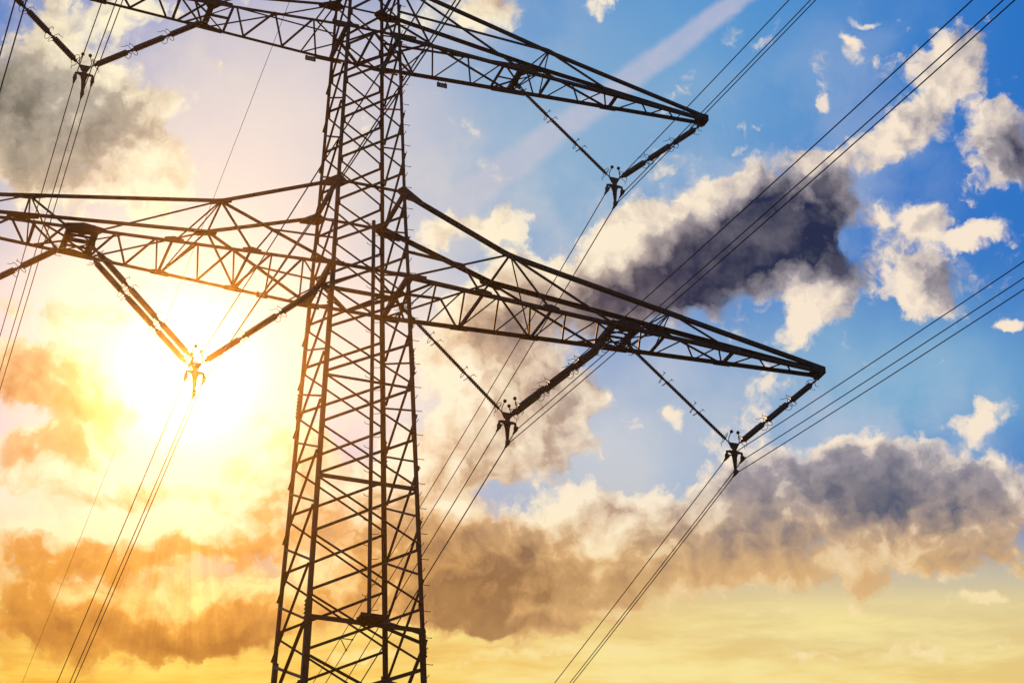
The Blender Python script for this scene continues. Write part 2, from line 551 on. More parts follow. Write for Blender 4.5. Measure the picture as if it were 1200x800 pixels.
def string(root, p, q, thick, comp):
    p, q = V(p), V(q); L = (q - p).length; d = (q - p) / L
    mat = COMP if comp else PORC
    core = MB()
    a0, a1 = .26, L - .20
    core.tube([p, p + d * a0], .022, 8); core.tube([p + d * a1, q], .022, 8)
    core.box(p + d * .1, d * .08, V((0, .04, 0)), d.cross(V((0, 1, 0))) * .035)
    n = 3; gap = .11
    seg = (a1 - a0 - gap * (n - 1)) / n
    rr = .108 if thick else .070
    rc = .090 if thick else .046
    joints = []
    for i in range(n):
        s0 = a0 + i * (seg + gap); s1 = s0 + seg
        prof = [(s0 - .02, .03), (s0, .055 if thick else .045), (s0 + .09, .058 if thick else .045)]
        pitch = .062 if thick else .075
        m = int((seg - .2) / pitch)
        for k in range(m):
            c = s0 + .10 + k * (seg - .2) / m
            prof += [(c, rc), (c + pitch * .25, rr), (c + pitch * .45, rr * .97), (c + pitch * .6, rc)]
        prof += [(s1 - .09, .058 if thick else .045), (s1, .055 if thick else .045), (s1 + .02, .03)]
        core.lathe(p, q, prof, 12)
        if i < n - 1: core.tube([p + d * s1, p + d * (s1 + gap)], .038, 8)
        joints.append((s0, s1))
    st = core.build('insulator_string', mat, root)
    up = V((0, 0, 1)) - d * d.z
    rad = .215 if thick else .20
    for i, (s0, s1) in enumerate(joints):
        if i > 0: arc_ring(p + d * (s0 + .06), d, rad, up + V((0, .5, 0)), 1).build('arcing_ring', FIT, st)
        if i < n - 1: arc_ring(p + d * (s1 - .06), d, rad, up + V((0, .5, 0)), -1).build('arcing_ring', FIT, st)
        if i == n - 1: arc_ring(p + d * (s1 - .05), d, rad * .95, up * -1, 1).build('arcing_ring', FIT, st)
        if i == 0: arc_ring(p + d * (s0 + .05), d, rad * .8, up * -1, -1).build('arcing_ring', FIT, st)
    return st


def insulator_set(X, zc, inner, outer, sx, dbl, label, thin_inner, thin_outer=False):
    """X, zc = middle of the two upper clamps; inner / outer = attachment points at the arm"""
    root = empty('insulator_set', P(X, 0, zc + .5))
    tag(root, label, 'insulator', 'V shaped insulator sets hanging from the crossarms')
    top = zc + .50
    strings = []
    for (ax, az), s, d2, thin in ((inner, -sx, False, thin_inner), (outer, sx, dbl, thin_outer)):
        e = P(X + s * .13, 0, top + .06)
        for yo in ((-.275, .275) if d2 else (0,)):
            string(root, P(ax, yo, az), e + V((s * .02, yo * .9, 0)), not thin, thin)
    # yoke: link plate, forked body, stem
    b = MB()
    b.plate([P(X - .2, 0, top + .09), P(X + .2, 0, top + .09), P(X + .10, 0, top - .13), P(X - .10, 0, top - .13)], (0, 1, 0), .05)
    if dbl:
        b.bar(P(X + sx * .15, -.3, top + .07), P(X + sx * .15, .3, top + .07), .06, .10, (0, 0, 1))
    b.lathe(P(X, 0, top - .12), P(X, 0, zc - .45), [(0, .07), (.12, .10), (.22, .12), (.34, .085), (.7, .055), (.82, .05)], 10)
    for s in SX:
        b.tube([P(X, 0, top - .30), P(X + s * .16, 0, top - .25), P(X + s * .27, 0, top - .26), P(X + s * .285, 0, top - .42)], [.075, .055, .045, .038], 8)
    b.build('yoke', FIT, root)
    for (cx_, cz_) in ((X - .285, zc), (X + .285, zc), (X, zc - .545)):
        m = MB()
        m.tube([P(cx_, -.24, cz_ - .015), P(cx_, -.1, cz_ - .005), P(cx_, .1, cz_ - .005), P(cx_, .24, cz_ - .015)], [.026, .046, .046, .026], 8)
        m.box(P(cx_, 0, cz_ + .06), (.055, 0, 0), (0, .05, 0), (0, 0, .075))
        m.tube([P(cx_ - .07, 0, cz_ + .03), P(cx_ + .07, 0, cz_ + .03)], .022, 6)
        m.build('suspension_clamp', FIT, root)
    for s in ((-1, 1) if not dbl else (-sx, sx, sx)):
        pass
    spots = [(-sx, 0)] + ([(sx, -.275), (sx, .275)] if dbl else [(sx, 0)])
    for s, yo in spots:
        m = MB()
        base = P(X + s * .17, yo, top + .02)
        tipp = base + V((s * .03 - s * .08, -.12, .42))
        m.tube([base, base + V((s * .03, -.04, .2)), tipp], .014, 6)
        m.ball(tipp, .062)
        m.build('arcing_horn', FIT, root)
    return root


PH = {}
G_C = 'line wires strung on the pylon'
# X, zc, inner, outer, sx, double, texts
SETS = [
    ('ru', 9.17, 2.55, (5.55, ZU - .22), (12.62, ZU - .3), 1, False, True,
     'V shaped insulator set under the right end of the upper arm against blue sky', 'bundle under the right upper arm'),
    ('lu', -9.45, 2.77, (-5.55, ZU - .22), (-12.62, ZU - .3), -1, False, False,
     'V shaped insulator set at the top left corner under the upper arm', 'bundle under the left upper arm'),
    ('ri', 5.11, -7.42, (1.28, ZB - .12), (8.68, ZB - .26), 1, True, True,
     'V shaped insulator set with one doubled string between the tower and the right lower arm', 'inner bundle under the right lower arm'),
    ('ro', 13.18, -7.15, (9.5, ZB - .26), (16.5, ZB - .3), 1, False, True,
     'V shaped insulator set under the pointed tip of the right lower arm', 'outer bundle under the right lower arm'),
    ('li', -5.14, -7.45, (-1.28, ZB - .12), (-8.68, ZB - .26), -1, True, False,
     'V shaped insulator set dissolving in the sun glare under the left lower arm', 'bundle running into the sun glare'),
    ('lo', -13.45, -7.15, (-9.5, ZB - .26), (-16.5, ZB - .3), -1, False, False,
     'insulator set leaving the left edge of the photo below the left lower arm', 'outer bundle at the left edge'),
]
WNAME = ['left wire of the three in the ', 'right wire of the three in the ', 'lowest wire of the three in the ']
SLOPE = {'ro': (.0096, .1304, .0199, .1755), 'ri': (.0102, .1357, .0198, .1717), 'ru': (.0093, .1324, .0205, .1693),
         'lu': (.0084, .1315, .0233, .1649), 'li': (.0066, .1187, .0218, .1755), 'lo': (.0096, .1300, .0225, .1730)}
LI = [(.0061, .1161, .0248, .1776), (.0080, .1176, .0215, .1713), (.0063, .1165, .0253, .1882)]
for key, X, zc, inn, out, sx, dbl, thin, lab, wl in SETS:
    insulator_set(X, zc, inn, out, sx, dbl, lab, thin)
    for j, (dx, dz) in enumerate(((-.285, 0), (.285, 0), (0, -.545))):
        tf, sf, tn, sn = LI[j] if key == 'li' else SLOPE[key]
        pts = []
        for i in range(-60, 81):
            y = math.copysign(abs(i / 60.) ** 1.5 * 150, i)
            if y < 0: x_, z_ = X + dx + tn * y, zc + dz - sn * -y + .0004 * y * y
            else: x_, z_ = X + dx + tf * y, zc + dz - sf * y + .0004 * y * y
            pts.append(P(x_, y, z_))
        b = MB(); b.tube(pts, .0165, 6)
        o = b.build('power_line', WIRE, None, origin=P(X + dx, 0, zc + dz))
        tag(o, WNAME[j] + wl, 'power line', G_C)

# spacer that keeps the three wires of the right upper bundle apart, far behind the tower
def on_wire(key, j, y):
    _, X, zc = [s for s in SETS if s[0] == key][0][:3]
    tf, sf, tn, sn = SLOPE[key]
    dx, dz = ((-.285, 0), (.285, 0), (0, -.545))[j]
    return P(X + dx + tf * y, y, zc + dz - sf * y + .0004 * y * y)
b = MB()
ys = 33.2
tri = [on_wire('ru', j, ys) for j in range(3)]
for j in range(3):
    b.tube([tri[j], tri[(j + 1) % 3]], .022, 6); b.tube([tri[j] - V((0, .07, 0)), tri[j] + V((0, .07, 0))], .04, 6)
tag(b.build('wire_spacer', FIT, None), 'small triangular spacer clamped on the distant wires seen through the tower base', 'spacer')

# earth wire from the peak
pts = []
for i in range(-60, 81):
    y = math.copysign(abs(i / 60.) ** 1.5 * 150, i)
    pts.append(P((.0065 if y > 0 else .02) * y, y, 18.6 - .1367 * abs(y) + .0003 * y * y))
b = MB(); b.tube(pts, .0105, 6)
tag(b.build('earth_wire', WIRE, None, origin=P(0, 0, 18.6)), 'single thin earth wire slanting down the left side behind the arms', 'earth wire')

# ---------------------------------------------------------------- camera
cam = bpy.data.cameras.new('camera'); cam_o = bpy.data.objects.new('camera', cam); COL.objects.link(cam_o)
YAW, PIT, ROL = .35841695880946406, .5131274494698338, -.008885684448538314
cam.sensor_width = 36; cam.lens = 2663.4563779 / 1200 * 36
fwd = V((math.sin(YAW) * math.cos(PIT), math.cos(YAW) * math.cos(PIT), math.sin(PIT)))
rt = V((math.cos(YAW), -math.sin(YAW), 0)); upv = rt.cross(fwd)
r2 = rt * math.cos(ROL) + upv * math.sin(ROL); u2 = -rt * math.sin(ROL) + upv * math.cos(ROL)
M = Matrix(((r2.x, u2.x, -fwd.x), (r2.y, u2.y, -fwd.y), (r2.z, u2.z, -fwd.z))).to_4x4()
M.translation = V((-17.5478, -60.9852, H - 40.847))
cam_o.matrix_world = M
cam.clip_start = .1; cam.clip_end = 8000
scene.camera = cam_o

# ---------------------------------------------------------------- sun
SUN = V((.17219155, .86258724, .47570298)).normalized()
SUN_EL = math.asin(SUN.z); SUN_AZ = math.atan2(SUN.x, SUN.y)
sl = bpy.data.lights.new('sun', 'SUN'); sl.energy = 2.5; sl.angle = R(.53); sl.color = (1, .36, .04)
so = bpy.data.objects.new('sun', sl); COL.objects.link(so)
so.rotation_euler = SUN.to_track_quat('Z', 'Y').to_euler()

# ---------------------------------------------------------------- air
hz = MB()
hz.box((0, 0, 31), (3100, 0, 0), (0, 3100, 0), (0, 0, 32.0))
hm = bpy.data.materials.new('golden_haze'); hm.use_nodes = True
nt = hm.node_tree; nt.nodes.clear()
om = nt.nodes.new('ShaderNodeOutputMaterial'); pv = nt.nodes.new('ShaderNodeVolumePrincipled')
pv.inputs['Color'].default_value = (.58, .50, .41, 1)
pv.inputs['Density'].default_value = 2.7e-4
pv.inputs['Anisotropy'].default_value = .976
nt.links.new(pv.outputs['Volume'], om.inputs['Volume'])
ho = hz.build('haze', hm, None, origin=(0, 0, 0)); tag(ho, kind='stuff')

# ---------------------------------------------------------------- the sky (world shader, laid out by direction)
w = bpy.data.worlds.new('World'); scene.world = w; w.use_nodes = True
nt = w.node_tree; nt.nodes.clear()
LK = nt.links.new


def nd(t, **kw):
    n = nt.nodes.new(t)
    for k, v in kw.items(): setattr(n, k, v)
    return n


def setin(n, i, v):
    if hasattr(v, 'is_linked') or isinstance(v, bpy.types.NodeSocket): LK(v, n.inputs[i])
    else: n.inputs[i].default_value = v


def m(op, a, b=None, c=None, clamp=False):
    n = nd('ShaderNodeMath', operation=op, use_clamp=clamp)
    for i, v in enumerate((a, b, c)):
        if v is not None: setin(n, i, v)
    return n.outputs[0]


def vm(op, a, b=None, out=0):
    n = nd('ShaderNodeVectorMath', operation=op)
    setin(n, 0, a)
    if b is not None:
        if op == 'SCALE': setin(n, 'Scale', b)
        else: setin(n, 1, b)
    return n.outputs[out]


def sstep(v, a, b, o0=0., o1=1.):
    n = nd('ShaderNodeMapRange', interpolation_type='SMOOTHSTEP')
    setin(n, 0, v); setin(n, 1, a); setin(n, 2, b); setin(n, 3, o0); setin(n, 4, o1)
    return n.outputs[0]


def lin(v, a, b, o0=0., o1=1.):
    n = nd('ShaderNodeMapRange')
    setin(n, 0, v); setin(n, 1, a); setin(n, 2, b); setin(n, 3, o0); setin(n, 4, o1)
    return n.outputs[0]


def s2l(c):
    return tuple(((x / 255) / 12.92 if x <= 10 else ((x / 255 + .055) / 1.055) ** 2.4) for x in c) + (1,)


def mix(f, a, b, mode='MIX'):
    n = nd('ShaderNodeMix', data_type='RGBA', blend_type=mode)
    setin(n, 0, f)
    for i, v in ((6, a), (7, b)):
        setin(n, i, v if isinstance(v, bpy.types.NodeSocket) else (s2l(v) if max(v) > 4 else v))
    return n.outputs[2]


def noise(vec, scale, detail, rough, lac=2.0, dist=0., typ='FBM', col=False, dim='2D'):
    n = nd('ShaderNodeTexNoise', noise_dimensions=dim, noise_type=typ)
    setin(n, 'Vector', vec)
    n.inputs['Scale'].default_value = scale; n.inputs['Detail'].default_value = detail
    n.inputs['Roughness'].default_value = rough; n.inputs['Lacunarity'].default_value = lac
    n.inputs['Distortion'].default_value = dist
    return n.outputs[1 if col else 0]


def voro(vec, scale, detail, rough, lac=2.2):
    n = nd('ShaderNodeTexVoronoi', voronoi_dimensions='2D', feature='F1', normalize=True)
    setin(n, 'Vector', vec)
    n.inputs['Scale'].default_value = scale; n.inputs['Detail'].default_value = detail
    n.inputs['Roughness'].default_value = rough; n.inputs['Lacunarity'].default_value = lac
    return n.outputs['Distance']


def blob(vec, cx, cy, rx, ry, ang):
    """soft patch of sky: 1 in its middle, 0 at its rim; degrees"""
    c, s = math.cos(R(ang)), math.sin(R(ang))
    if ang == 0:
        n = nd('ShaderNodeVectorMath', operation='MULTIPLY_ADD')
        setin(n, 0, vec); n.inputs[1].default_value = (1 / rx, 1 / ry, 0); n.inputs[2].default_value = (-cx / rx, -cy / ry, 0)
        return sstep(vm('LENGTH', n.outputs[0], out=1), 1., 0.)
    u = m('SUBTRACT', vm('DOT_PRODUCT', vec, (c / rx, s / rx, 0), out=1), (cx * c + cy * s) / rx)
    v = m('SUBTRACT', vm('DOT_PRODUCT', vec, (-s / ry, c / ry, 0), out=1), (-cx * s + cy * c) / ry)
    return sstep(m('SQRT', m('MULTIPLY_ADD', u, u, m('MULTIPLY', v, v))), 1., 0.)


def field(vec, blobs):
    acc = None
    for cx, cy, rx, ry, ang, amp in blobs:
        v = blob(vec, cx, cy, rx, ry, ang)
        acc = m('MULTIPLY', v, amp) if acc is None else m('MULTIPLY_ADD', v, amp, acc)
    return acc


tc = nd('ShaderNodeTexCoord')
D = vm('NORMALIZE', tc.outputs['Generated'])
# angles measured from a fixed point of the sky 29 degrees up in the south-west, to its right (A) and above it (E)
PF = (math.sin(YAW) * math.cos(PIT), math.cos(YAW) * math.cos(PIT), math.sin(PIT))
df = m('MAXIMUM', vm('DOT_PRODUCT', D, PF, out=1), .12)
A = m('MULTIPLY', m('DIVIDE', vm('DOT_PRODUCT', D, tuple(r2), out=1), df), 57.29578)
E_ = m('MULTIPLY', m('DIVIDE', vm('DOT_PRODUCT', D, tuple(u2), out=1), df), 57.29578)
cb = nd('ShaderNodeCombineXYZ'); LK(A, cb.inputs[0]); LK(E_, cb.inputs[1])
Q = cb.outputs[0]

# turbulence that pushes the cloud edges about
w1 = vm('SUBTRACT', noise(Q, .42, 3, .55, col=True), (.5, .5, .5))
w2 = vm('SUBTRACT', noise(Q, 1.9, 5, .6, col=True), (.5, .5, .5))
QW = vm('ADD', Q, vm('ADD', vm('SCALE', w1, 1.0), vm('SCALE', w2, 0.42)))
QW = vm('MULTIPLY', QW, (1, 1, 0))
# ---- clear sky: Nishita air, then the warm air low down and round the sun
sky = nd('ShaderNodeTexSky', sky_type='NISHITA')
sky.sun_disc = False; sky.sun_elevation = SUN_EL; sky.sun_rotation = SUN_AZ
sky.air_density = 1.2; sky.dust_density = 1.0; sky.ozone_density = 2.0
LK(D, sky.inputs[0]) if sky.inputs else None
nish = mix(1., sky.outputs[0], (.10, .10, .10, 1), 'MULTIPLY')
clear = mix(.96, nish, (18, 112, 198))
sx_ = nd('ShaderNodeSeparateXYZ'); LK(w1, sx_.inputs[0]); w1x = sx_.outputs[0]
def tint(c, f, col): return mix(f, c, col)
def sb(cx, cy, rx, ry, a, k, vec=None): return m('MULTIPLY', blob(vec or QS, cx, cy, rx, ry, a), k)
QS = vm('MULTIPLY', vm('ADD', Q, vm('SCALE', w1, 1.6)), (1, 1, 0))
clear = tint(clear, sb(4.302, 7.314, 9.035, 7.099, 0, .55), (104, 172, 218))
clear = tint(clear, sb(0.43, 4.302, 9.035, 7.099, 0, .85), (148, 184, 210))
clear = tint(clear, sb(9.68, -1.076, 9.035, 4.087, 0, .75), (138, 188, 214))
clear = tint(clear, sb(2.151, -2.797, 8.605, 4.948, 0, .95), (190, 202, 214))
clear = tint(clear, sb(-6.238, 5.593, 7.744, 7.099, 0, .95), (230, 218, 214))
E1 = m('MULTIPLY_ADD', w1x, 1e-7, E_); A1 = m('MULTIPLY_ADD', w1x, 1e-7, A)
clear = tint(clear, sb(-9.25, 0.645, 10.541, 7.314, 0, 1.), (252, 240, 220))
clear = tint(clear, sb(-12.047, -4.302, 6.454, 3.872, 0, .9), (250, 242, 212))
clear = tint(clear, sb(-3.012, -0.645, 5.593, 4.517, 0, .85), (246, 234, 218))
low = sstep(E1, -3.442, -7.206)
clear = tint(clear, m('MULTIPLY', low, .95), mix(sstep(A1, -9.68, 10.756), (252, 205, 90), (236, 214, 148)))
clear = tint(clear, m('MULTIPLY', sstep(E1, -7.099, -9.25), .75), mix(sstep(A1, -9.68, 8.605), (250, 190, 50), (248, 212, 112)))

# contrail
al = lambda a, b: m('ADD', m('MULTIPLY', A, a), m('MULTIPLY', E_, b))
tx_, ty_ = .8103, .5860
across = m('SUBTRACT', al(-ty_, tx_), -ty_ * 2.151 + tx_ * 6.023)
along = al(tx_, ty_)
wid = lin(along, tx_ * -1.291 + ty_ * 3.528, tx_ * 5.765 + ty_ * 8.605, .62, .34)
ct = m('MULTIPLY', sstep(m('ABSOLUTE', m('ADD', across, m('MULTIPLY', m('SUBTRACT', noise(Q, 1.3, 4, .6), .5), .22))), wid, m('MULTIPLY', wid, .35)),
       m('MULTIPLY', sstep(along, tx_ * -3.227 + ty_ * 1.979, tx_ * 0.0 + ty_ * 4.41), lin(noise(Q, .8, 4, .6), .25, .7, .45, .8)))
clear = mix(m('MULTIPLY', ct, .74), clear, (212, 202, 212))

# ---- clouds
COV = [(0.0, 1.08, 2.58, 1.83, 20, 0.9), (2.15, 1.4, 3.01, 1.94, 10, 0.95), (4.09, 2.15, 3.23, 2.04, 25, 1.0),
    (6.02, 2.47, 3.23, 2.37, 35, 1.1), (7.85, 3.76, 2.15, 1.61, 60, 0.8), (5.38, 3.55, 1.72, 1.08, 30, 0.7),
    (3.23, 2.8, 1.72, 1.08, 20, 0.7), (-1.18, 0.32, 1.72, 1.18, 0, 0.7), (7.53, 0.97, 1.29, 1.4, -60, 0.9),
    (7.14, 0.0, 1.08, 0.97, 0, 0.8), (6.13, -1.72, 0.86, 1.29, 0, 0.6), (10.28, 1.4, 1.72, 1.29, -10, 0.95),
    (10.37, 2.97, 0.86, 0.82, 0, 0.8), (11.44, 2.58, 1.18, 0.43, 15, 0.8), (8.28, 1.89, 1.51, 1.08, 0, 0.5),
    (9.36, 3.33, 0.65, 0.54, 0, 0.6), (11.01, 6.56, 1.29, 1.83, -20, 0.9), (9.79, 5.38, 1.94, 0.97, 35, 0.95),
    (7.79, 4.52, 0.86, 0.6, 0, 0.6), (12.43, 4.84, 1.4, 1.61, 0, 1.0), (2.26, 8.5, 0.97, 0.43, 0, 0.6),
    (8.82, 8.07, 0.65, 0.26, 0, 0.55), (8.6, 7.49, 0.54, 0.34, 0, 0.5), (7.74, 5.92, 0.43, 0.39, 0, 0.6),
    (10.33, 3.23, 4.3, 3.66, 0, 0.3), (6.02, 4.95, 4.3, 1.94, 30, 0.22), (3.44, 4.09, 1.94, 1.29, 0, 0.28),
    (8.6, 7.31, 3.87, 1.72, 0, 0.2), (11.83, -2.11, 1.29, 0.82, 30, 0.85), (12.69, 0.52, 0.65, 0.26, 0, 0.7),
    (7.53, -3.44, 3.44, 1.83, 0, 0.85), (9.9, -3.76, 3.66, 1.94, 0, 0.85), (12.26, -3.76, 2.8, 1.61, 0, 0.8),
    (6.02, -3.98, 2.58, 2.15, 0, 0.6), (4.3, -4.95, 3.23, 1.94, 0, 0.65), (7.31, -5.16, 5.16, 1.83, -3, 0.7),
    (11.4, -5.16, 3.66, 1.72, 8, 0.75), (3.01, -4.84, 2.58, 2.15, 0, 0.7), (0.86, -5.16, 3.44, 2.47, 0, 0.75),
    (-0.86, -6.02, 3.01, 2.04, 0, 0.8), (-2.8, -5.16, 2.8, 2.58, 0, 0.6), (0.0, -6.88, 3.23, 1.18, 0, 0.7),
    (2.15, -6.24, 3.44, 1.4, 0, 0.65), (0.86, -1.51, 2.69, 1.94, -10, 1.0), (-0.65, -0.86, 2.37, 2.26, 0, 0.9),
    (-1.72, -3.01, 2.58, 2.15, 0, 0.7), (1.29, -2.69, 2.15, 0.86, 0, 0.6), (-0.86, -2.8, 2.8, 1.4, 0, 0.6),
    (2.26, -1.33, 0.97, 0.65, 0, 0.5), (-3.87, -4.3, 3.23, 3.01, 0, 0.6), (-4.3, -6.24, 3.23, 1.51, 0, 0.8),
    (-11.62, 0.75, 3.23, 0.86, -5, 0.6), (-11.62, -2.58, 3.23, 0.9, 0, 0.6), (-9.68, -3.87, 3.87, 0.9, 0, 0.6),
    (-5.81, -3.44, 2.37, 2.37, 0, 0.4), (-9.68, -7.31, 5.38, 1.61, 5, 0.9), (-11.62, -6.45, 3.44, 1.61, 0, 0.7),
    (-6.78, -6.99, 2.8, 1.4, 0, 0.85), (-12.37, -3.44, 1.72, 0.6, 0, 0.75), (-11.19, -4.95, 3.87, 1.18, 0, 0.8),
    (-8.39, -5.16, 4.3, 1.29, 0, 0.8), (-6.88, -4.09, 2.58, 1.94, 0, 0.75), (-10.54, -3.12, 3.66, 1.51, 0, 0.6),
    (-6.02, -2.58, 2.58, 3.01, 0, 0.5), (-11.72, -0.86, 3.66, 1.61, -5, 1.1), (-10.33, -1.72, 2.04, 0.86, 0, 0.8),
    (-10.54, 6.99, 3.66, 1.94, -40, 0.8), (-11.62, 4.84, 3.66, 2.58, -20, 1.0), (-9.14, 4.73, 2.04, 2.58, 0, 0.8),
    (-12.48, 6.24, 1.94, 1.94, 0, 0.8), (-9.36, 8.13, 1.51, 0.86, 0, 0.5), (-1.29, 2.8, 2.15, 1.08, 10, 0.6),
    (0.0, 2.75, 1.18, 0.82, 0, 0.6), (-0.86, 8.28, 1.94, 0.97, 0, 0.5), (-2.58, 7.96, 1.51, 0.97, 0, 0.35),
    (-0.75, -8.0, 1.72, 0.43, 20, 0.5), (6.45, -6.8, 2.8, 0.34, 0, 0.55), (8.82, -7.92, 4.73, 0.3, 0, 0.5),
    (11.83, -6.54, 1.94, 0.34, 0, 0.5), (2.15, -7.79, 3.44, 0.3, 0, 0.45), (-3.87, -7.96, 3.23, 0.34, 0, 0.5),
    (3.12, -2.15, 0.65, 0.54, 0, 0.45), (4.09, -1.94, 0.56, 0.56, 0, 0.45)]
S2 = (-8.174, -0.753, 0)
toS = vm('NORMALIZE', vm('SUBTRACT', S2, Q))


def density(vec, vecb, det, COV):
    """how much cloud stands in a direction: heaps broken up by noise and by billows"""
    c = field(vec, COV)
    c = m('ADD', c, m('MULTIPLY', m('SUBTRACT', noise(vec, .62, det, .58), .5), 1.45))
    return m('SUBTRACT', c, m('MULTIPLY', m('SUBTRACT', voro(vecb, 1.15, 3, .5), .22), .75))


QB = vm('ADD', vm('ADD', Q, vm('SCALE', w1, .5)), vm('SCALE', w2, .30))
dens = density(QW, QB, 7, COV)
# the same a little way towards the sun: more cloud there means shade here
STEP = vm('SCALE', toS, .30)
dens2 = density(vm('ADD', QW, STEP), vm('ADD', QB, STEP), 6, [b for b in COV if b[2] * b[3] > 1.6])
nfine = noise(vm('ADD', QW, (5.1, 1.7, 0)), 2.6, 5, .60)
QP = vm('ADD', vm('ADD', Q, (3.3, 9.1, 0)), vm('SCALE', w2, .25))
puff = noise(QP, .80, 4.5, .5)
core = sstep(dens, .30, .95)
densf = m('ADD', dens, m('MULTIPLY', m('SUBTRACT', nfine, .5), .42))
soft = lin(noise(Q, .45, 2, .5), .3, .7, .12, .48)
alpha = sstep(densf, .16, m('ADD', .22, soft))
alpha = m('MULTIPLY', alpha, lin(dens, .1, .6, .6, 1.))
# (these repeat A, E and Q; adding a vanishing share of dens makes Cycles evaluate the colours after the density)
A2 = m('MULTIPLY_ADD', dens, 1e-7, A); E2 = m('MULTIPLY_ADD', dens, 1e-7, E_)
c2 = nd('ShaderNodeCombineXYZ'); LK(A2, c2.inputs[0]); LK(E2, c2.inputs[1]); QL = c2.outputs[0]

# thin veils between the heaps
ve = m('MULTIPLY', field(QW, [(-0.86, 3.66, 5.59, 3.23, 0, 0.5), (4.3, 3.66, 5.16, 3.44, 30, 0.45), (8.6, 3.23, 4.73, 3.23, 40, 0.4),
    (2.15, -1.08, 5.59, 2.58, 0, 0.55), (9.9, -1.72, 5.59, 2.37, 0, 0.35), (-10.33, 6.02, 6.45, 5.59, 0, 0.7),
    (-11.62, -4.3, 6.45, 2.37, 0, 0.8), (6.45, -3.44, 9.03, 2.8, 0, 0.5), (-2.58, -3.44, 5.59, 4.3, 0, 0.5),
    (-0.86, 8.17, 4.3, 1.94, 0, 0.5), (8.6, 6.88, 4.3, 2.37, 30, 0.25)]), sstep(noise(vm('ADD', QW, (11.2, 4.4, 0)), .38, 6, .55), .33, .72))
vcol = mix(sstep(A2, -7.529, 6.454), (240, 226, 206), (204, 208, 218))
vcol = mix(sstep(E2, -2.151, -6.023), vcol, (246, 222, 160))
clear = mix(m('MINIMUM', ve, .85), clear, vcol)

# streaks of high cloud low over the horizon
st = noise(vm('MULTIPLY', vm('ADD', QL, vm('SCALE', w1, .3)), (.20, 1.0, 0)), 1.0, 6, .6)
clear = mix(m('MULTIPLY', sstep(st, .40, .68), sstep(E2, -6.023, -7.314, 0., .9)), clear, mix(sstep(A2, -8.605, 4.302), (255, 226, 110), (250, 232, 160)))
clear = mix(m('MULTIPLY', sstep(st, .50, .34), sstep(E2, -6.238, -7.744, 0., .45)), clear, mix(sstep(A2, -8.605, 4.302), (228, 160, 56), (226, 192, 120)))

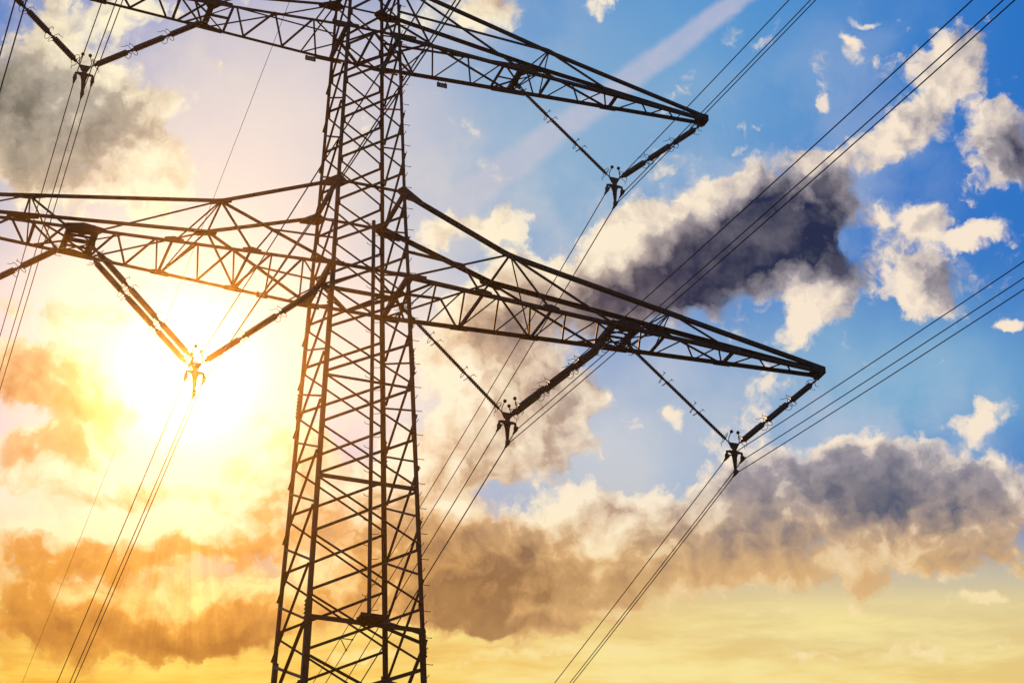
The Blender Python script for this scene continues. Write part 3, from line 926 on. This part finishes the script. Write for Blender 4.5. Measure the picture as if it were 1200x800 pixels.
dk = field(vm('MULTIPLY', vm('ADD', QL, vm('ADD', vm('SCALE', w1, 1.4), vm('SCALE', w2, .45))), (1, 1, 0)), [(-11.62, -2.69, 2.58, 0.6, 0, 0.4), (-9.47, -3.92, 2.58, 0.52, 0, 0.35), (-11.62, 0.82, 2.58, 0.65, 0, 0.3),
    (-6.02, -4.3, 1.94, 1.29, 0, 0.2), (7.21, 2.97, 2.69, 2.26, 45, 1.25), (5.38, 1.83, 3.23, 1.83, 30, 1.15),
    (3.44, 1.4, 2.8, 1.51, 15, 0.9), (1.94, 0.86, 2.58, 1.29, 10, 0.75), (-0.65, 0.17, 1.94, 1.18, 0, 0.6),
    (8.28, 1.89, 1.51, 1.08, 0, 0.6), (12.56, 4.47, 1.51, 1.4, 0, 0.9), (10.54, 2.84, 0.6, 0.52, 0, 0.7),
    (10.65, 1.51, 1.29, 0.65, 0, 0.25), (8.6, -3.55, 5.38, 1.61, -5, 0.85), (10.54, -4.3, 3.44, 1.29, 0, 0.5),
    (6.24, -4.52, 3.23, 1.72, 0, 0.4), (12.26, -5.49, 2.37, 1.08, 0, 0.55), (7.53, -5.7, 7.1, 1.29, 0, 0.45),
    (2.58, -5.16, 3.66, 2.37, 0, 0.35), (-0.86, -5.59, 3.23, 2.04, 0, 1.0), (-1.4, -6.71, 2.8, 1.29, 0, 0.6),
    (1.08, -6.45, 3.44, 1.4, 0, 0.5), (-3.66, -5.16, 2.37, 2.15, 0, 0.35), (-11.62, 5.06, 3.23, 1.94, 0, 0.85),
    (-12.58, 6.24, 1.94, 1.72, 0, 0.6), (-9.68, 5.38, 1.72, 1.72, 0, 0.3), (-12.37, -1.08, 2.8, 1.4, 0, 0.7),
    (-10.33, -1.72, 1.94, 0.86, 0, 0.4), (-9.25, -7.42, 4.52, 1.61, 0, 0.75), (-11.62, -6.45, 3.44, 1.61, 0, 0.55),
    (-6.67, -7.1, 2.58, 1.29, 0, 0.4), (-12.37, -3.48, 1.72, 0.52, 0, 0.6), (-10.97, -5.16, 1.94, 0.43, 0, 0.35),
    (-7.96, -5.38, 2.58, 0.47, 0, 0.35), (-6.88, -3.66, 1.51, 1.08, 0, 0.2), (-0.32, -1.08, 1.08, 0.75, 0, 0.25),
    (-1.29, -2.58, 1.72, 0.86, 0, 0.2), (0.86, -1.51, 1.94, 1.29, 0, 0.15), (7.53, -2.26, 1.51, 0.6, 0, -0.55),
    (8.93, -2.32, 0.86, 0.54, 0, -0.4), (10.22, -2.58, 0.86, 0.47, 0, -0.4), (5.7, -2.69, 1.08, 0.86, 0, -0.5),
    (4.3, -3.44, 1.29, 0.86, 0, -0.35), (12.15, -2.9, 1.72, 0.6, 0, -0.5), (8.28, -3.27, 0.65, 0.56, 0, -0.4),
    (8.86, -2.9, 0.34, 0.52, 0, -0.4), (6.99, -3.98, 0.86, 1.08, -30, -0.35), (10.22, -3.44, 0.56, 0.34, 0, -0.3),
    (0.86, -4.19, 1.72, 0.65, 15, -0.8), (1.94, -6.67, 1.94, 0.39, 0, -0.6), (3.12, -3.44, 1.29, 1.08, 0, -0.5),
    (-0.32, -5.16, 0.52, 0.86, 0, -0.4), (2.15, -4.95, 1.29, 0.52, 20, -0.5), (0.22, -6.88, 0.86, 0.3, 10, -0.5),
    (3.66, -5.49, 0.86, 0.39, 0, -0.4), (-1.51, -4.3, 1.08, 0.52, 0, -0.5), (8.6, -5.49, 1.29, 0.43, 10, -0.35),
    (7.1, -6.24, 1.29, 0.3, 0, -0.35), (11.4, -4.95, 1.94, 0.56, 15, -0.4), (10.76, -6.24, 2.58, 0.26, 5, -0.35),
    (-0.86, -4.52, 1.29, 0.65, 0, -0.3), (-8.93, -6.24, 0.56, 0.43, 0, -0.5), (-7.74, -6.35, 0.56, 0.3, 0, -0.6),
    (-6.67, -6.45, 0.65, 0.26, 0, -0.4), (-8.6, -4.3, 4.73, 1.29, 0, -0.4), (-10.65, -6.24, 1.29, 0.3, 0, -0.35),
    (-7.74, -5.49, 1.72, 0.26, 0, -0.4), (-11.62, -4.52, 2.15, 0.86, 0, -0.3), (7.1, 0.11, 1.08, 1.08, 0, -0.5),
    (7.64, 1.18, 1.08, 0.86, 0, -0.5), (3.44, 2.69, 2.15, 0.86, 25, -0.45), (6.02, 3.76, 1.72, 0.65, 35, -0.5),
    (0.86, 1.94, 1.29, 0.86, 0, -0.35), (-10.54, 7.31, 2.58, 1.08, -20, -0.3), (-9.47, 4.52, 1.51, 1.72, 0, -0.3),
    (-11.19, 5.81, 1.29, 0.34, -10, -0.25)])
shade = m('MULTIPLY_ADD', dk, m('MULTIPLY', sstep(dens, -.05, .42), .90), .05)
shade = m('ADD', shade, m('MULTIPLY', m('MAXIMUM', m('MINIMUM', m('SUBTRACT', dens2, dens), .7), -.55), 1.05))
shade = m('ADD', shade, m('MULTIPLY', core, .18))
shade = m('ADD', shade, m('MULTIPLY', m('SUBTRACT', puff, .5), .9))
shade = m('ADD', shade, m('MULTIPLY', m('SUBTRACT', nfine, .5), .20))

# colours of lit and shaded cloud, warmer near the sun and near the horizon
lit = mix(sstep(A2, -5.378, 8.605), (255, 244, 212), (250, 232, 210))
lit = mix(m('MULTIPLY', sstep(E2, -3.442, -7.314), .9), lit, mix(sstep(A2, -8.605, 6.454), (255, 224, 120), (250, 226, 165)))
mid = mix(sstep(A2, -5.378, 6.454), (228, 190, 140), (172, 164, 170))
mid = mix(sstep(E2, -3.012, -5.916), mid, mix(sstep(A2, -8.605, 4.302), (230, 160, 70), (226, 184, 128)))
mid = mix(sb(-11.186, 6.023, 6.454, 5.593, 0, 1., QL), mid, (188, 182, 168))
drk = mix(sstep(A2, -0.86, 5.593), (96, 88, 96), (28, 42, 74))
drk = mix(sstep(E2, -0.645, -3.012), drk, mix(sstep(A2, 0.86, 6.454), (112, 88, 74), (84, 92, 114)))
drk = mix(sstep(E2, -4.517, -6.454), drk, mix(sstep(A2, -0.86, 6.454), (150, 112, 74), (204, 160, 112)))
drk = mix(sstep(A2, -3.872, -7.529), drk, mix(sstep(E2, 2.151, -2.581), (108, 110, 102), (172, 112, 50)))
cl = mix(lin(shade, -.12, .50), lit, mid)
drk = mix(lin(m('ADD', puff, m('MULTIPLY', m('SUBTRACT', nfine, .5), .3)), .42, .76, 0., .26), drk, mid)
cl = mix(lin(shade, .36, 1.22), cl, drk)
col = mix(alpha, clear, cl)

# ---- light round the sun
A2 = m('MULTIPLY_ADD', shade, 1e-7, A2); E2 = m('MULTIPLY_ADD', shade, 1e-7, E2)
c3 = nd('ShaderNodeCombineXYZ'); LK(A2, c3.inputs[0]); LK(E2, c3.inputs[1]); QL = c3.outputs[0]
dS = vm('LENGTH', vm('MULTIPLY', vm('SUBTRACT', QL, S2), (1, 1, 0)), out=1)
def gauss(d, s): return m('POWER', 2.718, m('MULTIPLY', m('MULTIPLY', d, d), -1. / (s * s)))
g1 = gauss(dS, 1.334); g2 = gauss(dS, 3.657); g3 = m('POWER', 2.718, m('MULTIPLY', dS, -1. / 3.227))
def addc(c, f, rgb): return mix(f, c, tuple(rgb) + (1,), 'ADD')
ga = nd('ShaderNodeMath', operation='ARCTAN2'); LK(m('SUBTRACT', A2, -8.174), ga.inputs[0]); LK(m('SUBTRACT', E2, -0.753), ga.inputs[1])
col = addc(col, g1, (1.5, 1.4, 1.15))
col = addc(col, g2, (.10, .09, .05))
col = addc(col, g3, (.05, .035, .012))
# shafts of light under the cloud by the sun
cr = nd('ShaderNodeCombineXYZ'); LK(ga.outputs[0], cr.inputs[0])
sh = m('MULTIPLY', sstep(noise(cr.outputs[0], 7., 4, .65), .42, .72), blob(QL, -8.605, -5.808, 4.087, 3.012, 0))
col = addc(col, sh, (.36, .21, .04))

# behind the observer the sky is plain
front = sstep(vm('DOT_PRODUCT', D, PF, out=1), .55, .85)
col = mix(front, mix(.5, nish, (120, 150, 190)), col)
bg = nd('ShaderNodeBackground'); LK(col, bg.inputs[0]); bg.inputs[1].default_value = 1.0
ow = nd('ShaderNodeOutputWorld'); LK(bg.outputs[0], ow.inputs[0])

# ---------------------------------------------------------------- render settings
scene.view_settings.view_transform = 'Standard'
scene.view_settings.look = 'None'
scene.view_settings.exposure = 0
scene.view_settings.gamma = 1
scene.view_settings.use_curve_mapping = False
cy = scene.cycles
cy.max_bounces = 4; cy.diffuse_bounces = 2; cy.glossy_bounces = 2; cy.transmission_bounces = 2; cy.volume_bounces = 0
cy.use_denoising = True; cy.denoiser = 'OPENIMAGEDENOISE'; cy.denoising_input_passes = 'RGB_ALBEDO_NORMAL'; cy.denoising_prefilter = 'ACCURATE'; cy.use_light_tree = False
cy.use_adaptive_sampling = False
cy.sample_clamp_indirect = 0; cy.sample_clamp_direct = 0
scene.render.film_transparent = False
w.cycles.sampling_method = 'NONE'
